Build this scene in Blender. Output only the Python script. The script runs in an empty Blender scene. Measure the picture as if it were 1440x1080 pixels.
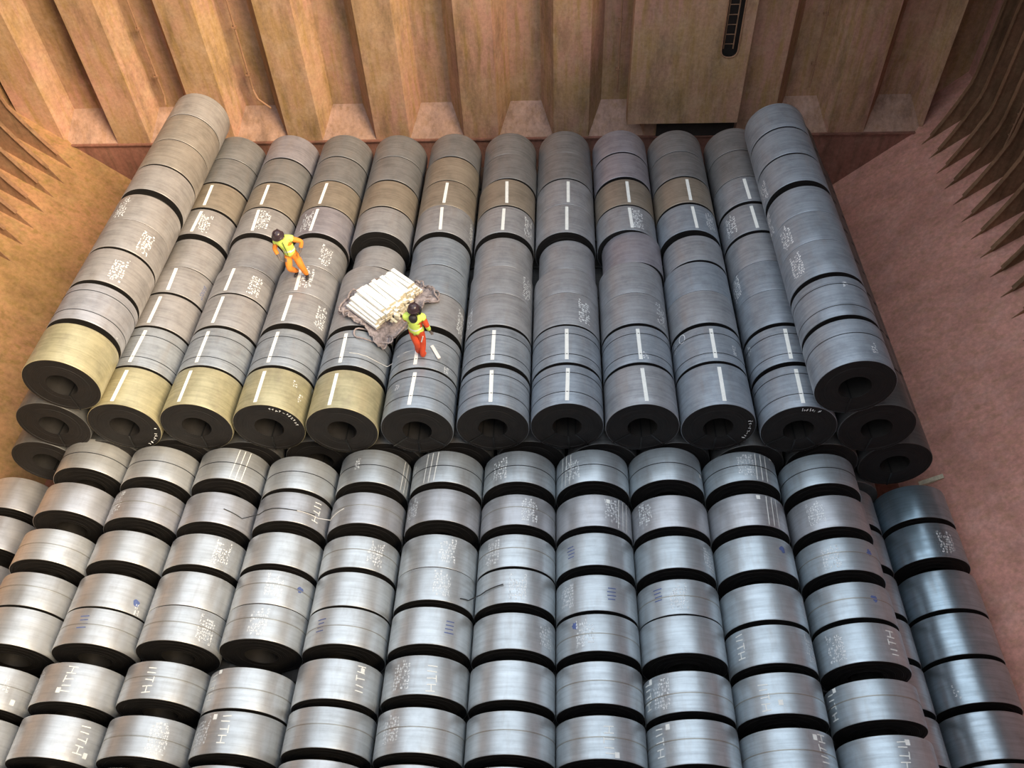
import bpy, bmesh, math, random
from math import sin, cos, pi, radians
from mathutils import Vector, Matrix

# ---------------------------------------------------------------- camera
SC = bpy.context.scene
cd = bpy.data.cameras.new('camera'); cam = bpy.data.objects.new('camera', cd)
SC.collection.objects.link(cam); SC.camera = cam
R_ = Vector((0.99853376, 0.03632225, -0.04013767))
U_ = Vector((-0.00065001, 0.74946128, 0.66204785))
F_ = Vector((-0.05412869, 0.66105104, -0.748386))
cam.matrix_world = Matrix(((R_.x, U_.x, -F_.x, 2.579), (R_.y, U_.y, -F_.y, -11.62), (R_.z, U_.z, -F_.z, 18.4255), (0, 0, 0, 1)))
cd.sensor_fit = 'HORIZONTAL'; cd.sensor_width = 36.0; cd.lens = 36.0*1167.46/1440.0
cd.clip_end = 300

# ---------------------------------------------------------------- light: overcast sky over the open hatch, hazy low-contrast sun
W = bpy.data.worlds.new('sky'); SC.world = W; W.use_nodes = True
bg = W.node_tree.nodes['Background']
bg.inputs['Color'].default_value = (0.80, 0.90, 1.0, 1); bg.inputs['Strength'].default_value = 1.0
sl = bpy.data.lights.new('sun', 'SUN'); sun = bpy.data.objects.new('sun', sl); SC.collection.objects.link(sun)
sl.energy = 4.2; sl.color = (1.0, 0.80, 0.53); sl.angle = radians(30)
sun.rotation_euler = Vector((-0.64, 0.45, -0.62)).to_track_quat('-Z', 'Y').to_euler()
SC.view_settings.view_transform = 'Standard'; SC.view_settings.look = 'None'
SC.view_settings.gamma = 1.0; SC.view_settings.use_curve_mapping = False
SC.view_settings.exposure = 0.86

# measured coil positions: (x, y front, y back, z, radius) per row; stripes and marks as angles on the lap
COILS = {
    ('T3', 1): [(-7.395, -0.003, 1.121, 3.77, 0.822), (-7.395, 1.189, 2.437, 3.77, 0.822), (-7.395, 2.511, 3.636, 3.77, 0.822), (-7.395, 3.716, 4.705, 3.77, 0.822), (-7.395, 4.801, 5.92, 3.726, 0.785), (-7.395, 6.063, 7.141, 3.77, 0.822), (-7.395, 7.239, 8.376, 3.77, 0.822), (-7.395, 8.464, 9.626, 3.77, 0.822), (-7.395, 9.664, 10.825, 3.77, 0.822)],
    ('T3', 2): [(-5.695, 0.001, 1.12, 3.77, 0.822), (-5.695, 1.187, 2.405, 3.77, 0.822), (-5.695, 2.503, 3.623, 3.77, 0.822), (-5.695, 3.676, 4.687, 3.77, 0.822), (-5.695, 4.782, 5.957, 3.726, 0.785), (-5.695, 6.069, 7.176, 3.77, 0.822), (-5.695, 7.241, 8.358, 3.77, 0.822), (-5.695, 8.427, 9.584, 3.77, 0.822), (-5.695, 9.659, 10.857, 3.77, 0.822)],
    ('T3', 3): [(-3.995, -0.015, 1.097, 3.77, 0.822), (-3.995, 1.186, 2.373, 3.77, 0.822), (-3.995, 2.569, 3.656, 3.77, 0.822), (-3.995, 3.668, 4.725, 3.77, 0.822), (-3.995, 4.821, 5.933, 3.726, 0.785), (-3.995, 6.044, 7.191, 3.77, 0.822), (-3.995, 7.243, 8.409, 3.77, 0.822), (-3.995, 8.461, 9.632, 3.77, 0.822), (-3.995, 9.691, 10.828, 3.77, 0.822)],
    ('T3', 4): [(-2.295, -0.092, 1.029, 3.77, 0.822), (-2.295, 1.184, 2.318, 3.77, 0.822), (-2.295, 2.487, 3.669, 3.77, 0.822), (-2.295, 3.681, 4.65, 3.77, 0.822), (-2.275, 4.964, 5.795, 3.625, 0.7), (-2.295, 6.064, 7.148, 3.77, 0.822), (-2.295, 7.213, 8.39, 3.77, 0.822), (-2.295, 8.459, 9.612, 3.77, 0.822), (-2.295, 9.649, 10.761, 3.77, 0.822)],
    ('T3', 5): [(-0.575, -0.087, 1.051, 3.77, 0.822), (-0.575, 1.117, 2.275, 3.77, 0.822), (-0.575, 2.48, 3.636, 3.77, 0.822), (-0.575, 3.662, 4.688, 3.77, 0.822), (-0.575, 4.798, 5.902, 3.732, 0.79), (-0.575, 6.039, 7.208, 3.77, 0.822), (-0.575, 7.22, 8.353, 3.77, 0.822), (-0.575, 8.398, 9.543, 3.77, 0.822), (-0.575, 9.68, 10.869, 3.743, 0.8)],
    ('T3', 6): [(1.135, -0.002, 1.116, 3.77, 0.822), (1.135, 1.259, 2.4, 3.77, 0.822), (1.135, 2.496, 3.59, 3.77, 0.822), (1.135, 3.602, 4.641, 3.77, 0.822), (1.135, 4.737, 5.861, 3.726, 0.785), (1.135, 5.998, 7.118, 3.77, 0.822), (1.135, 7.183, 8.385, 3.77, 0.822), (1.165, 8.453, 9.673, 3.77, 0.822), (1.135, 9.748, 10.86, 3.743, 0.8)],
    ('T3', 7): [(2.805, 0.043, 1.18, 3.77, 0.822), (2.805, 1.268, 2.44, 3.77, 0.822), (2.805, 2.5, 3.603, 3.77, 0.822), (2.805, 3.615, 4.513, 3.77, 0.822), (2.845, 4.697, 5.814, 3.684, 0.75), (2.805, 5.974, 7.178, 3.77, 0.822), (2.805, 7.19, 8.349, 3.77, 0.822), (2.805, 8.418, 9.705, 3.77, 0.822), (2.805, 9.78, 10.93, 3.743, 0.8)],
    ('T3', 8): [(4.485, 0.027, 1.179, 3.77, 0.822), (4.485, 1.267, 2.433, 3.77, 0.822), (4.485, 2.528, 3.59, 3.77, 0.822), (4.485, 3.602, 4.743, 3.77, 0.822), (4.585, 4.825, 6.038, 3.732, 0.79), (4.485, 6.05, 7.09, 3.77, 0.822), (4.485, 7.154, 8.312, 3.77, 0.822), (4.485, 8.45, 9.625, 3.77, 0.822), (4.485, 9.699, 10.842, 3.77, 0.822)],
    ('T3', 9): [(6.165, 0.031, 1.221, 3.77, 0.822), (6.165, 1.308, 2.425, 3.77, 0.822), (6.165, 2.544, 3.653, 3.77, 0.822), (6.165, 3.665, 4.724, 3.77, 0.822), (6.215, 4.89, 5.865, 3.732, 0.79), (6.165, 6.013, 7.123, 3.77, 0.822), (6.165, 7.219, 8.378, 3.77, 0.822), (6.165, 8.447, 9.656, 3.77, 0.822), (6.165, 9.693, 10.793, 3.77, 0.822)],
    ('T3', 10): [(7.905, -0.024, 1.155, 3.77, 0.822), (7.905, 1.285, 2.417, 3.77, 0.822), (7.905, 2.536, 3.665, 3.77, 0.822), (7.905, 3.677, 4.753, 3.77, 0.822), (7.905, 4.765, 5.869, 3.77, 0.822), (7.905, 5.987, 7.123, 3.77, 0.822), (7.905, 7.251, 8.374, 3.77, 0.822), (7.905, 8.408, 9.684, 3.77, 0.822), (7.905, 9.721, 10.86, 3.77, 0.822)],
    ('T4', 0): [(-8.245, 0.01, 1.126, 5.199, 0.822), (-8.245, 1.284, 2.438, 5.199, 0.822), (-8.245, 2.561, 3.692, 5.199, 0.822), (-8.245, 3.772, 4.822, 5.199, 0.822), (-8.245, 4.834, 5.867, 5.199, 0.822), (-8.245, 6.115, 7.176, 5.199, 0.822), (-8.245, 7.242, 8.415, 5.199, 0.822), (-8.245, 8.451, 9.711, 5.199, 0.822), (-8.245, 9.749, 10.9, 5.199, 0.822)],
    ('T4', 11): [(8.755, -0.031, 1.173, 5.199, 0.822), (8.755, 1.302, 2.521, 5.199, 0.822), (8.755, 2.664, 3.801, 5.199, 0.822), (8.755, 3.813, 4.874, 5.199, 0.822), (8.755, 4.886, 5.887, 5.199, 0.822), (8.755, 6.126, 7.284, 5.199, 0.822), (8.755, 7.349, 8.531, 5.199, 0.822), (8.755, 8.601, 9.765, 5.199, 0.822)],
    ('G', 0): [(-8.573, -0.704, 0.128, 2.3, 0.842), (-8.573, -1.869, -1.123, 2.3, 0.842), (-8.573, -3.098, -2.345, 2.3, 0.842), (-8.573, -4.146, -3.401, 2.3, 0.842), (-8.573, -4.968, -4.193, 2.3, 0.842), (-8.573, -6.174, -5.402, 2.3, 0.842), (-8.573, -7.122, -6.346, 2.3, 0.842)],
    ('G', 1): [(-6.859, -0.951, -0.074, 2.3, 0.842), (-6.859, -2.035, -1.254, 2.3, 0.842), (-6.859, -3.092, -2.37, 2.3, 0.842), (-6.859, -4.149, -3.41, 2.3, 0.842), (-6.859, -4.936, -4.188, 2.3, 0.842), (-6.859, -6.084, -5.326, 2.3, 0.842), (-6.859, -7.081, -6.322, 2.3, 0.842)],
    ('G', 2): [(-5.145, -0.976, -0.116, 2.3, 0.842), (-5.145, -2.126, -1.354, 2.3, 0.842), (-5.145, -3.169, -2.43, 2.3, 0.842), (-5.145, -4.09, -3.336, 2.3, 0.842), (-5.145, -4.846, -4.106, 2.3, 0.842), (-5.145, -5.994, -5.265, 2.3, 0.842), (-5.145, -7.028, -6.305, 2.3, 0.842)],
    ('G', 3): [(-3.432, -1.233, -0.353, 2.3, 0.842), (-3.432, -2.088, -1.338, 2.3, 0.842), (-3.432, -3.129, -2.374, 2.3, 0.842), (-3.432, -4.031, -3.278, 2.3, 0.842), (-3.432, -4.786, -4.047, 2.3, 0.842), (-3.432, -6.136, -5.358, 2.3, 0.842), (-3.432, -6.939, -6.188, 2.3, 0.842)],
    ('G', 4): [(-1.718, -1.045, -0.147, 2.3, 0.842), (-1.718, -2.123, -1.332, 2.3, 0.842), (-1.718, -3.188, -2.441, 2.3, 0.842), (-1.718, -4.05, -3.303, 2.3, 0.842), (-1.718, -4.856, -4.096, 2.3, 0.842), (-1.718, -5.922, -5.149, 2.3, 0.842), (-1.718, -6.8, -6.066, 2.3, 0.842)],
    ('G', 5): [(0.011, -1.03, -0.178, 2.3, 0.842), (0.011, -2.032, -1.221, 2.3, 0.842), (0.011, -3.158, -2.385, 2.3, 0.842), (0.011, -3.898, -3.17, 2.3, 0.842), (0.011, -4.825, -4.052, 2.3, 0.842), (0.011, -5.806, -5.053, 2.3, 0.842), (0.011, -6.845, -6.042, 2.3, 0.842)],
    ('G', 6): [(1.71, -1.016, -0.167, 2.3, 0.842), (1.71, -2.12, -1.356, 2.3, 0.842), (1.71, -3.124, -2.365, 2.3, 0.842), (1.71, -3.933, -3.181, 2.3, 0.842), (1.71, -4.893, -4.146, 2.3, 0.842), (1.71, -5.875, -5.119, 2.3, 0.842), (1.71, -6.841, -6.07, 2.3, 0.842)],
    ('G', 7): [(3.403, -0.982, -0.116, 2.3, 0.842), (3.403, -2.136, -1.341, 2.3, 0.842), (3.403, -3.067, -2.31, 2.3, 0.842), (3.403, -4.073, -3.294, 2.3, 0.842), (3.403, -4.904, -4.148, 2.3, 0.842), (3.403, -5.904, -5.107, 2.3, 0.842), (3.403, -6.872, -6.117, 2.3, 0.842)],
    ('G', 8): [(5.097, -0.93, -0.045, 2.3, 0.842), (5.097, -2.134, -1.343, 2.3, 0.842), (5.097, -3.109, -2.359, 2.3, 0.842), (5.097, -4.119, -3.365, 2.3, 0.842), (5.097, -4.914, -4.149, 2.3, 0.842), (5.097, -6.009, -5.259, 2.3, 0.842), (5.097, -6.914, -6.148, 2.3, 0.842)],
    ('G', 9): [(6.801, -0.935, -0.155, 2.3, 0.842), (6.801, -2.079, -1.29, 2.3, 0.842), (6.801, -3.117, -2.338, 2.3, 0.842), (6.801, -4.209, -3.434, 2.3, 0.842), (6.801, -5.076, -4.312, 2.3, 0.842), (6.801, -6.01, -5.253, 2.3, 0.842), (6.801, -7.058, -6.26, 2.3, 0.842)],
    ('G', 10): [(8.564, -0.995, -0.204, 2.3, 0.842), (8.564, -2.094, -1.311, 2.3, 0.842), (8.564, -3.108, -2.359, 2.3, 0.842), (8.564, -4.135, -3.377, 2.3, 0.842), (8.564, -5.009, -4.238, 2.3, 0.842), (8.564, -6.079, -5.338, 2.3, 0.842), (8.564, -7.129, -6.343, 2.3, 0.842)],
    ('H', 12): [(11.16, -0.92, -0.031, 0.85, 0.842), (11.16, -1.954, -1.072, 0.85, 0.842), (11.16, -3.181, -2.271, 0.85, 0.842), (11.16, -4.184, -3.278, 0.85, 0.842), (11.16, -5.17, -4.283, 0.85, 0.842), (11.16, -6.238, -5.336, 0.85, 0.842), (11.16, -7.076, -6.314, 0.85, 0.842)],
}
STRIPES = [('T3', 1, 1, 0.8), ('T3', 2, 1, -11.8), ('T3', 3, 1, -8.8), ('T3', 4, 1, -9.6), ('T3', 5, 1, -5.2), ('T3', 6, 1, -1.4), ('T3', 7, 1, 0.4), ('T3', 8, 1, 1.5), ('T3', 9, 1, 2.0), ('T3', 10, 1, -3.1), ('T3', 1, 2, 0.6), ('T3', 2, 2, -7.9), ('T3', 3, 2, -7.5), ('T3', 4, 2, -9.1), ('T3', 5, 2, -6.6), ('T3', 6, 2, -2.6), ('T3', 7, 2, -0.1), ('T3', 8, 2, -0.9), ('T3', 9, 2, -0.3), ('T3', 10, 2, -4.1), ('T3', 1, 3, 0.3), ('T3', 2, 3, -6.3), ('T3', 3, 3, -4.9), ('T3', 1, 4, 6.1), ('T3', 2, 4, -6.4), ('T3', 3, 4, -0.0), ('T3', 1, 6, 2.2), ('T3', 2, 6, -1.1), ('T3', 3, 6, -5.6), ('T3', 5, 6, 0.4), ('T3', 6, 6, -0.6), ('T3', 7, 6, 2.4), ('T3', 8, 6, 4.7), ('T3', 9, 6, 5.8), ('T3', 10, 6, -6.3), ('T3', 1, 7, 1.3), ('T3', 2, 7, -2.2), ('T3', 3, 7, -3.4), ('T3', 5, 7, 1.7), ('T3', 6, 7, 2.7), ('T3', 7, 7, 5.7), ('T3', 8, 7, 4.1), ('T3', 9, 7, 3.7), ('T3', 10, 7, -6.7)]
MARKS = [('T4', 0, 5, 's', -15.4, 0.49), ('T4', 0, 4, 's', 52.0, 0.47), ('T4', 0, 3, 's', 33.6, 0.38), ('T4', 0, 2, 't', 78.5, 0.04), ('T3', 1, 6, 's', 17.8, 0.42), ('T3', 1, 4, 'u', 65.1, 0.66), ('T3', 2, 6, 's', 13.5, 0.56), ('T3', 2, 4, 's', 40.2, 0.53), ('T3', 3, 6, 's', -21.4, 0.47), ('T3', 3, 5, 's', 34.3, 0.43), ('T3', 3, 4, 's', 13.2, 0.78), ('T3', 3, 3, 's', 57.0, 0.51), ('T3', 3, 1, 't', 43.9, 0.73), ('T3', 3, 1, 't', 59.1, 0.48), ('T3', 3, 1, 't', 86.0, 0.94), ('T3', 5, 6, 's', 76.4, 0.55), ('T3', 5, 3, 's', 69.5, 0.51), ('T3', 5, 2, 't', 46.4, 0.05), ('T3', 5, 1, 't', -33.0, 0.67), ('T3', 6, 6, 's', 53.5, 0.45), ('T3', 6, 4, 's', 56.0, 0.42), ('T3', 6, 3, 's', -61.5, 0.56), ('T3', 7, 3, 's', 32.1, 0.46), ('T3', 8, 6, 's', 18.2, 0.48), ('T3', 8, 3, 's', 48.0, 0.42), ('T3', 8, 2, 't', 7.9, 0.22), ('T3', 9, 6, 's', 39.3, 0.62), ('T3', 9, 2, 't', -70.1, 0.79), ('T3', 9, 2, 'o', -51.1, 0.87), ('T3', 9, 2, 't', 36.7, 0.4), ('T3', 10, 6, 's', -52.4, 0.61), ('T3', 10, 4, 's', -71.9, 0.78), ('T3', 10, 2, 't', -71.7, 0.77), ('T4', 11, 6, 's', -81.6, 0.24), ('T4', 11, 5, 's', -93.2, 0.53), ('T4', 11, 4, 's', -59.1, 0.58), ('T4', 11, 3, 's', -54.7, 0.58), ('T4', 11, 2, 't', 7.6, 0.83), ('T4', 11, 1, 't', 18.6, 0.33), ('G', 4, 1, 't', -18.7, 0.58), ('G', 4, 1, '3', 67.5, 0.79), ('G', 5, 1, 't', -58.8, 0.68), ('G', 5, 1, '3', -22.4, 0.56), ('G', 6, 1, 's', -30.2, 0.43), ('G', 7, 1, '3', -48.8, 0.47), ('G', 7, 1, 's', -34.2, 0.43), ('G', 8, 1, 'p', 59.5, 0.42), ('G', 9, 1, '3', 22.0, 0.63), ('G', 9, 1, 's', -0.7, 0.62), ('G', 9, 1, 'p', 48.0, 1.01), ('G', 10, 1, 't', -90.5, 1.01), ('G', 2, 1, '3', 27.1, 0.59), ('G', 1, 2, 's', -34.8, 0.77), ('G', 3, 2, 'h', 50.4, 0.56), ('G', 5, 2, 's', -50.0, 0.59), ('G', 6, 2, 's', 19.4, 0.56), ('G', 7, 2, '3', 44.5, 0.74), ('G', 7, 2, 's', 26.5, 0.62), ('G', 7, 2, 'p', 20.0, 0.81), ('G', 8, 2, 's', -46.0, 0.76), ('G', 9, 2, '3', 27.1, 0.76), ('G', 9, 2, 'p', 8.8, 0.89), ('G', 10, 2, 's', -32.5, 0.66), ('G', 2, 3, 's', 40.6, 0.58), ('G', 4, 3, 's', 33.6, 0.61), ('G', 5, 3, 's', 19.1, 0.62), ('G', 6, 3, 's', -36.2, 0.58), ('G', 10, 3, 's', -26.3, 0.45), ('G', 8, 3, 's', 52.3, 0.54), ('G', 9, 3, 'B', 32.6, 0.67), ('G', 10, 3, 'B', 31.6, 0.62), ('G', 7, 3, 'b', -38.8, 0.55), ('G', 3, 4, 's', 14.6, 0.65), ('G', 5, 4, 's', 15.6, 0.63), ('G', 6, 4, 's', 5.4, 0.4), ('G', 7, 4, 's', -47.6, 0.72), ('G', 7, 4, 'b', 18.9, 0.53), ('G', 8, 4, 's', -6.7, 0.57), ('G', 9, 4, 's', 66.2, 0.74), ('G', 3, 4, 'B', 52.5, 0.62), ('G', 1, 4, 'B', 55.6, 0.35), ('G', 1, 4, 't', 60.0, 0.13), ('G', 8, 4, 'b', -35.4, 0.66), ('G', 10, 4, 'B', 18.4, 0.55), ('G', 2, 5, 's', 50.5, 0.51), ('G', 3, 5, 's', 5.4, 0.47), ('G', 7, 5, 's', -19.9, 0.5), ('G', 7, 5, 'B', -34.4, 0.73), ('G', 6, 5, 's', 51.4, 0.63), ('G', 1, 5, 'b', -3.7, 0.64), ('G', 4, 5, 'b', -27.1, 0.59), ('G', 5, 5, 'b', 32.0, 0.56), ('G', 9, 5, 'h', -52.4, 0.71), ('G', 9, 5, 's', 52.2, 0.7), ('G', 10, 5, 's', -48.2, 0.5), ('G', 10, 5, 'H', 27.6, 0.51), ('G', 1, 6, 'H', 7.8, 0.56), ('G', 1, 6, 'p', -0.4, 0.28), ('G', 1, 6, 's', -46.8, 0.74), ('G', 2, 6, 'h', -1.9, 0.5), ('G', 3, 6, 'h', -43.9, 0.84), ('G', 3, 6, 'p', -32.2, 0.95), ('G', 4, 6, 'H', 40.9, 0.59), ('G', 4, 6, 'p', 42.2, 0.8), ('G', 5, 6, 's', -26.8, 0.6), ('G', 5, 6, 'h', 14.8, 0.4), ('G', 8, 6, 'h', -68.1, 0.59), ('G', 8, 6, 'p', -60.4, 0.9), ('G', 8, 6, 's', -43.1, 0.48), ('G', 9, 6, 'h', -29.6, 0.43), ('G', 9, 6, 'p', -11.1, 0.26), ('G', 10, 6, 'h', -74.9, 0.69), ('G', 10, 6, 'p', -65.5, 0.94), ('G', 1, 7, 'h', 49.2, 0.54), ('G', 1, 7, 'p', 60.2, 0.21), ('G', 3, 7, 's', -38.2, 0.63), ('G', 3, 7, 'h', -3.7, 0.65), ('G', 3, 7, 'p', -20.0, 0.87), ('G', 5, 7, 's', -33.1, 0.63), ('G', 7, 7, 'H', 7.3, 0.36), ('G', 7, 7, 'p', 16.4, 0.1), ('G', 8, 7, 'h', -51.2, 0.65), ('G', 8, 7, 'p', -37.6, 0.88), ('G', 9, 7, 'H', 33.6, 0.66), ('G', 9, 7, 'p', 23.9, 0.83), ('G', 10, 7, 'h', 1.8, 0.56), ('G', 10, 7, 'p', 9.4, 0.84), ('G', 2, 7, 's', 31.5, 0.46), ('G', 0, 6, 't', 40.2, 0.55), ('G', 0, 6, 'p', 54.2, 0.22), ('H', 12, 2, 't', 16.1, 0.6), ('H', 12, 2, 's', 13.1, 0.28), ('H', 12, 5, 't', -41.6, 0.3)]

# ---------------------------------------------------------------- small mesh helpers
COL = bpy.context.scene.collection

class MB:
    """collects verts / faces (with a material slot per face) and links ONE mesh object"""
    def __init__(self):
        self.v = []; self.f = []; self.m = []
    def add(self, verts, faces, mi=0):
        o = len(self.v)
        self.v += [tuple(p) for p in verts]
        self.f += [tuple(i + o for i in q) for q in faces]
        self.m += [mi] * len(faces)
    def box(self, lo, hi, mi=0):
        (a, b, c), (d, e, f) = lo, hi
        self.add([(a,b,c),(d,b,c),(d,e,c),(a,e,c),(a,b,f),(d,b,f),(d,e,f),(a,e,f)],
                 [(0,3,2,1),(4,5,6,7),(0,1,5,4),(1,2,6,5),(2,3,7,6),(3,0,4,7)], mi)
    def obox(self, c, ax, ay, az, mi=0):
        """oriented box from centre and three half-axis vectors"""
        c, ax, ay, az = map(Vector, (c, ax, ay, az))
        vs = [c + sx*ax + sy*ay + sz*az for sz in (-1,1) for sx, sy in ((-1,-1),(1,-1),(1,1),(-1,1))]
        self.add(vs, [(0,3,2,1),(4,5,6,7),(0,1,5,4),(1,2,6,5),(2,3,7,6),(3,0,4,7)], mi)
    def prism(self, poly, y0, y1, mi=0):
        """poly in (x, z), extruded along y"""
        n = len(poly)
        vs = [(x, y0, z) for x, z in poly] + [(x, y1, z) for x, z in poly]
        fs = [tuple(range(n)), tuple(range(2*n-1, n-1, -1))]
        fs += [(i, i+n, (i+1) % n + n, (i+1) % n) for i in range(n)]
        self.add(vs, fs, mi)
    def vprism(self, poly, z0, z1, mi=0):
        """poly in (x, y), extruded along z"""
        n = len(poly)
        vs = [(x, y, z0) for x, y in poly] + [(x, y, z1) for x, y in poly]
        fs = [tuple(range(n-1, -1, -1)), tuple(range(n, 2*n))]
        fs += [(i, (i+1) % n, (i+1) % n + n, i+n) for i in range(n)]
        self.add(vs, fs, mi)
    def lathe(self, prof, n=48, mi=0, closed=False):
        """profile of (radius, y) around the y axis"""
        k = len(prof)
        vs = []
        for j in range(n):
            a = 2*pi*j/n
            s, c = sin(a), cos(a)
            vs += [(r*s, y, r*c) for r, y in prof]
        fs = []
        for j in range(n):
            j2 = (j+1) % n
            for i in range(k if closed else k-1):
                i2 = (i+1) % k
                fs.append((j*k+i, j*k+i2, j2*k+i2, j2*k+i))
        self.add(vs, fs, mi)
    def tube(self, pts, r, n=6, mi=0):
        pts = [Vector(p) for p in pts]
        k = len(pts); vs = []
        up = Vector((0.13, 0.21, 0.97))
        for i, p in enumerate(pts):
            d = (pts[min(i+1, k-1)] - pts[max(i-1, 0)]).normalized()
            a = d.cross(up)
            if a.length < 1e-3: a = d.cross(Vector((1, 0, 0)))
            a.normalize(); b = d.cross(a)
            rr = r[i] if isinstance(r, (list, tuple)) else r
            vs += [p + rr*(cos(2*pi*j/n)*a + sin(2*pi*j/n)*b) for j in range(n)]
        fs = [(i*n+j, i*n+(j+1) % n, (i+1)*n+(j+1) % n, (i+1)*n+j) for i in range(k-1) for j in range(n)]
        fs += [tuple(range(n-1, -1, -1)), tuple(range((k-1)*n, k*n))]
        self.add(vs, fs, mi)
    def build(self, name, mats, parent=None, smooth=False, loc=None):
        me = bpy.data.meshes.new(name)
        me.from_pydata(self.v, [], self.f)
        for m in (mats if isinstance(mats, (list, tuple)) else [mats]):
            me.materials.append(m)
        me.polygons.foreach_set('material_index', self.m)
        if smooth:
            me.polygons.foreach_set('use_smooth', [True]*len(self.f))
        me.update()
        o = bpy.data.objects.new(name, me); COL.objects.link(o)
        if parent: o.parent = parent
        if loc: o.location = loc
        return o

def fix_normals(o):
    bm = bmesh.new(); bm.from_mesh(o.data)
    bmesh.ops.recalc_face_normals(bm, faces=bm.faces[:]); bm.to_mesh(o.data); bm.free()
    return o

def tag(o, label=None, cat=None, group=None, kind=None):
    if label: o['label'] = label
    if cat: o['category'] = cat
    if group: o['group'] = group
    if kind: o['kind'] = kind
    return o

def empty(name, loc):
    o = bpy.data.objects.new(name, None); COL.objects.link(o)
    o.location = loc; o.empty_display_size = 0.2
    return o

# ---------------------------------------------------------------- materials
def newmat(name):
    m = bpy.data.materials.new(name); m.use_nodes = True
    nt = m.node_tree; b = nt.nodes['Principled BSDF']
    return m, nt, b
def N(nt, t, **kw):
    n = nt.nodes.new(t)
    for k, v in kw.items(): setattr(n, k, v)
    return n
def noise(nt, vec, scale, detail=4, rough=0.6, vscale=None):
    if vscale:
        mp = N(nt, 'ShaderNodeMapping'); mp.inputs['Scale'].default_value = vscale
        nt.links.new(vec, mp.inputs['Vector']); vec = mp.outputs['Vector']
    n = N(nt, 'ShaderNodeTexNoise'); n.inputs['Scale'].default_value = scale
    n.inputs['Detail'].default_value = detail; n.inputs['Roughness'].default_value = rough
    nt.links.new(vec, n.inputs['Vector'])
    return n.outputs['Fac']
def ramp(nt, fac, stops):
    r = N(nt, 'ShaderNodeValToRGB')
    els = r.color_ramp.elements
    while len(els) < len(stops): els.new(0.5)
    for e, (p, c) in zip(els, stops):
        e.position = p; e.color = (c[0], c[1], c[2], 1) if not isinstance(c, (int, float)) else (c, c, c, 1)
    nt.links.new(fac, r.inputs['Fac'])
    return r.outputs['Color']
def mixc(nt, fac, a, b, mode='MIX'):
    n = N(nt, 'ShaderNodeMix', data_type='RGBA', blend_type=mode)
    for k, v in ((0, fac), (6, a), (7, b)):
        if isinstance(v, (int, float)): n.inputs[k].default_value = v
        elif isinstance(v, tuple): n.inputs[k].default_value = (*v, 1)
        else: nt.links.new(v, n.inputs[k])
    return n.outputs[2]
def bump(nt, bsdf, h, strength, dist=0.02):
    b = N(nt, 'ShaderNodeBump'); b.inputs['Strength'].default_value = strength
    b.inputs['Distance'].default_value = dist
    nt.links.new(h, b.inputs['Height']); nt.links.new(b.outputs['Normal'], bsdf.inputs['Normal'])

def wrap_mat(name, metallic, rough, spec=0.5, streak=0.35, blot=0.3, gain=1.0):
    """outer lap of a coil: tint from the object's own colour, streaks running round the coil, scale blotches"""
    m, nt, b = newmat(name)
    tc = N(nt, 'ShaderNodeTexCoord'); oi = N(nt, 'ShaderNodeObjectInfo')
    off = N(nt, 'ShaderNodeVectorMath', operation='MULTIPLY_ADD')
    off.inputs[1].default_value = (1, 1, 1)
    comb = N(nt, 'ShaderNodeCombineXYZ')
    mul = N(nt, 'ShaderNodeMath', operation='MULTIPLY'); mul.inputs[1].default_value = 37.0
    nt.links.new(oi.outputs['Random'], mul.inputs[0])
    for i in range(3): nt.links.new(mul.outputs[0], comb.inputs[i])
    nt.links.new(tc.outputs['Object'], off.inputs[0]); nt.links.new(comb.outputs[0], off.inputs[2])
    vec = off.outputs[0]
    s1 = noise(nt, vec, 1.0, 5, 0.65, (0.9, 16.0, 0.9))
    s2 = noise(nt, vec, 1.0, 3, 0.6, (5.0, 1.2, 5.0))
    s3 = noise(nt, vec, 2.2, 6, 0.7)
    c = mixc(nt, 1.0, oi.outputs['Color'], (gain, gain, gain), 'MULTIPLY')
    c = mixc(nt, 1.0, c, ramp(nt, s1, [(0.30, 1-streak), (0.5, 1.0), (0.72, 1+streak*0.8)]), 'MULTIPLY')
    c = mixc(nt, 1.0, c, ramp(nt, s3, [(0.30, 1-blot), (0.52, 1.0), (0.75, 1+blot*0.6)]), 'MULTIPLY')
    c = mixc(nt, ramp(nt, s2, [(0.52, 0.0), (0.75, 0.25)]), c, (0.30, 0.24, 0.20))
    nt.links.new(c, b.inputs['Base Color'])
    b.inputs['Metallic'].default_value = metallic
    b.inputs['Specular IOR Level'].default_value = spec
    nt.links.new(ramp(nt, s1, [(0.3, rough+0.08), (0.7, rough-0.05)]), b.inputs['Roughness'])
    bump(nt, b, s1, 0.06, 0.01)
    return m

def plain(name, col, rough=0.6, metallic=0.0, var=0.15, scale=6.0, bmp=0.0):
    m, nt, b = newmat(name)
    tc = N(nt, 'ShaderNodeTexCoord')
    n = noise(nt, tc.outputs['Object'], scale, 5, 0.65)
    lo = tuple(x*(1-var) for x in col); hi = tuple(min(1, x*(1+var)) for x in col)
    nt.links.new(ramp(nt, n, [(0.3, lo), (0.7, hi)]), b.inputs['Base Color'])
    b.inputs['Roughness'].default_value = rough; b.inputs['Metallic'].default_value = metallic
    if bmp: bump(nt, b, n, bmp, 0.02)
    return m

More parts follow.
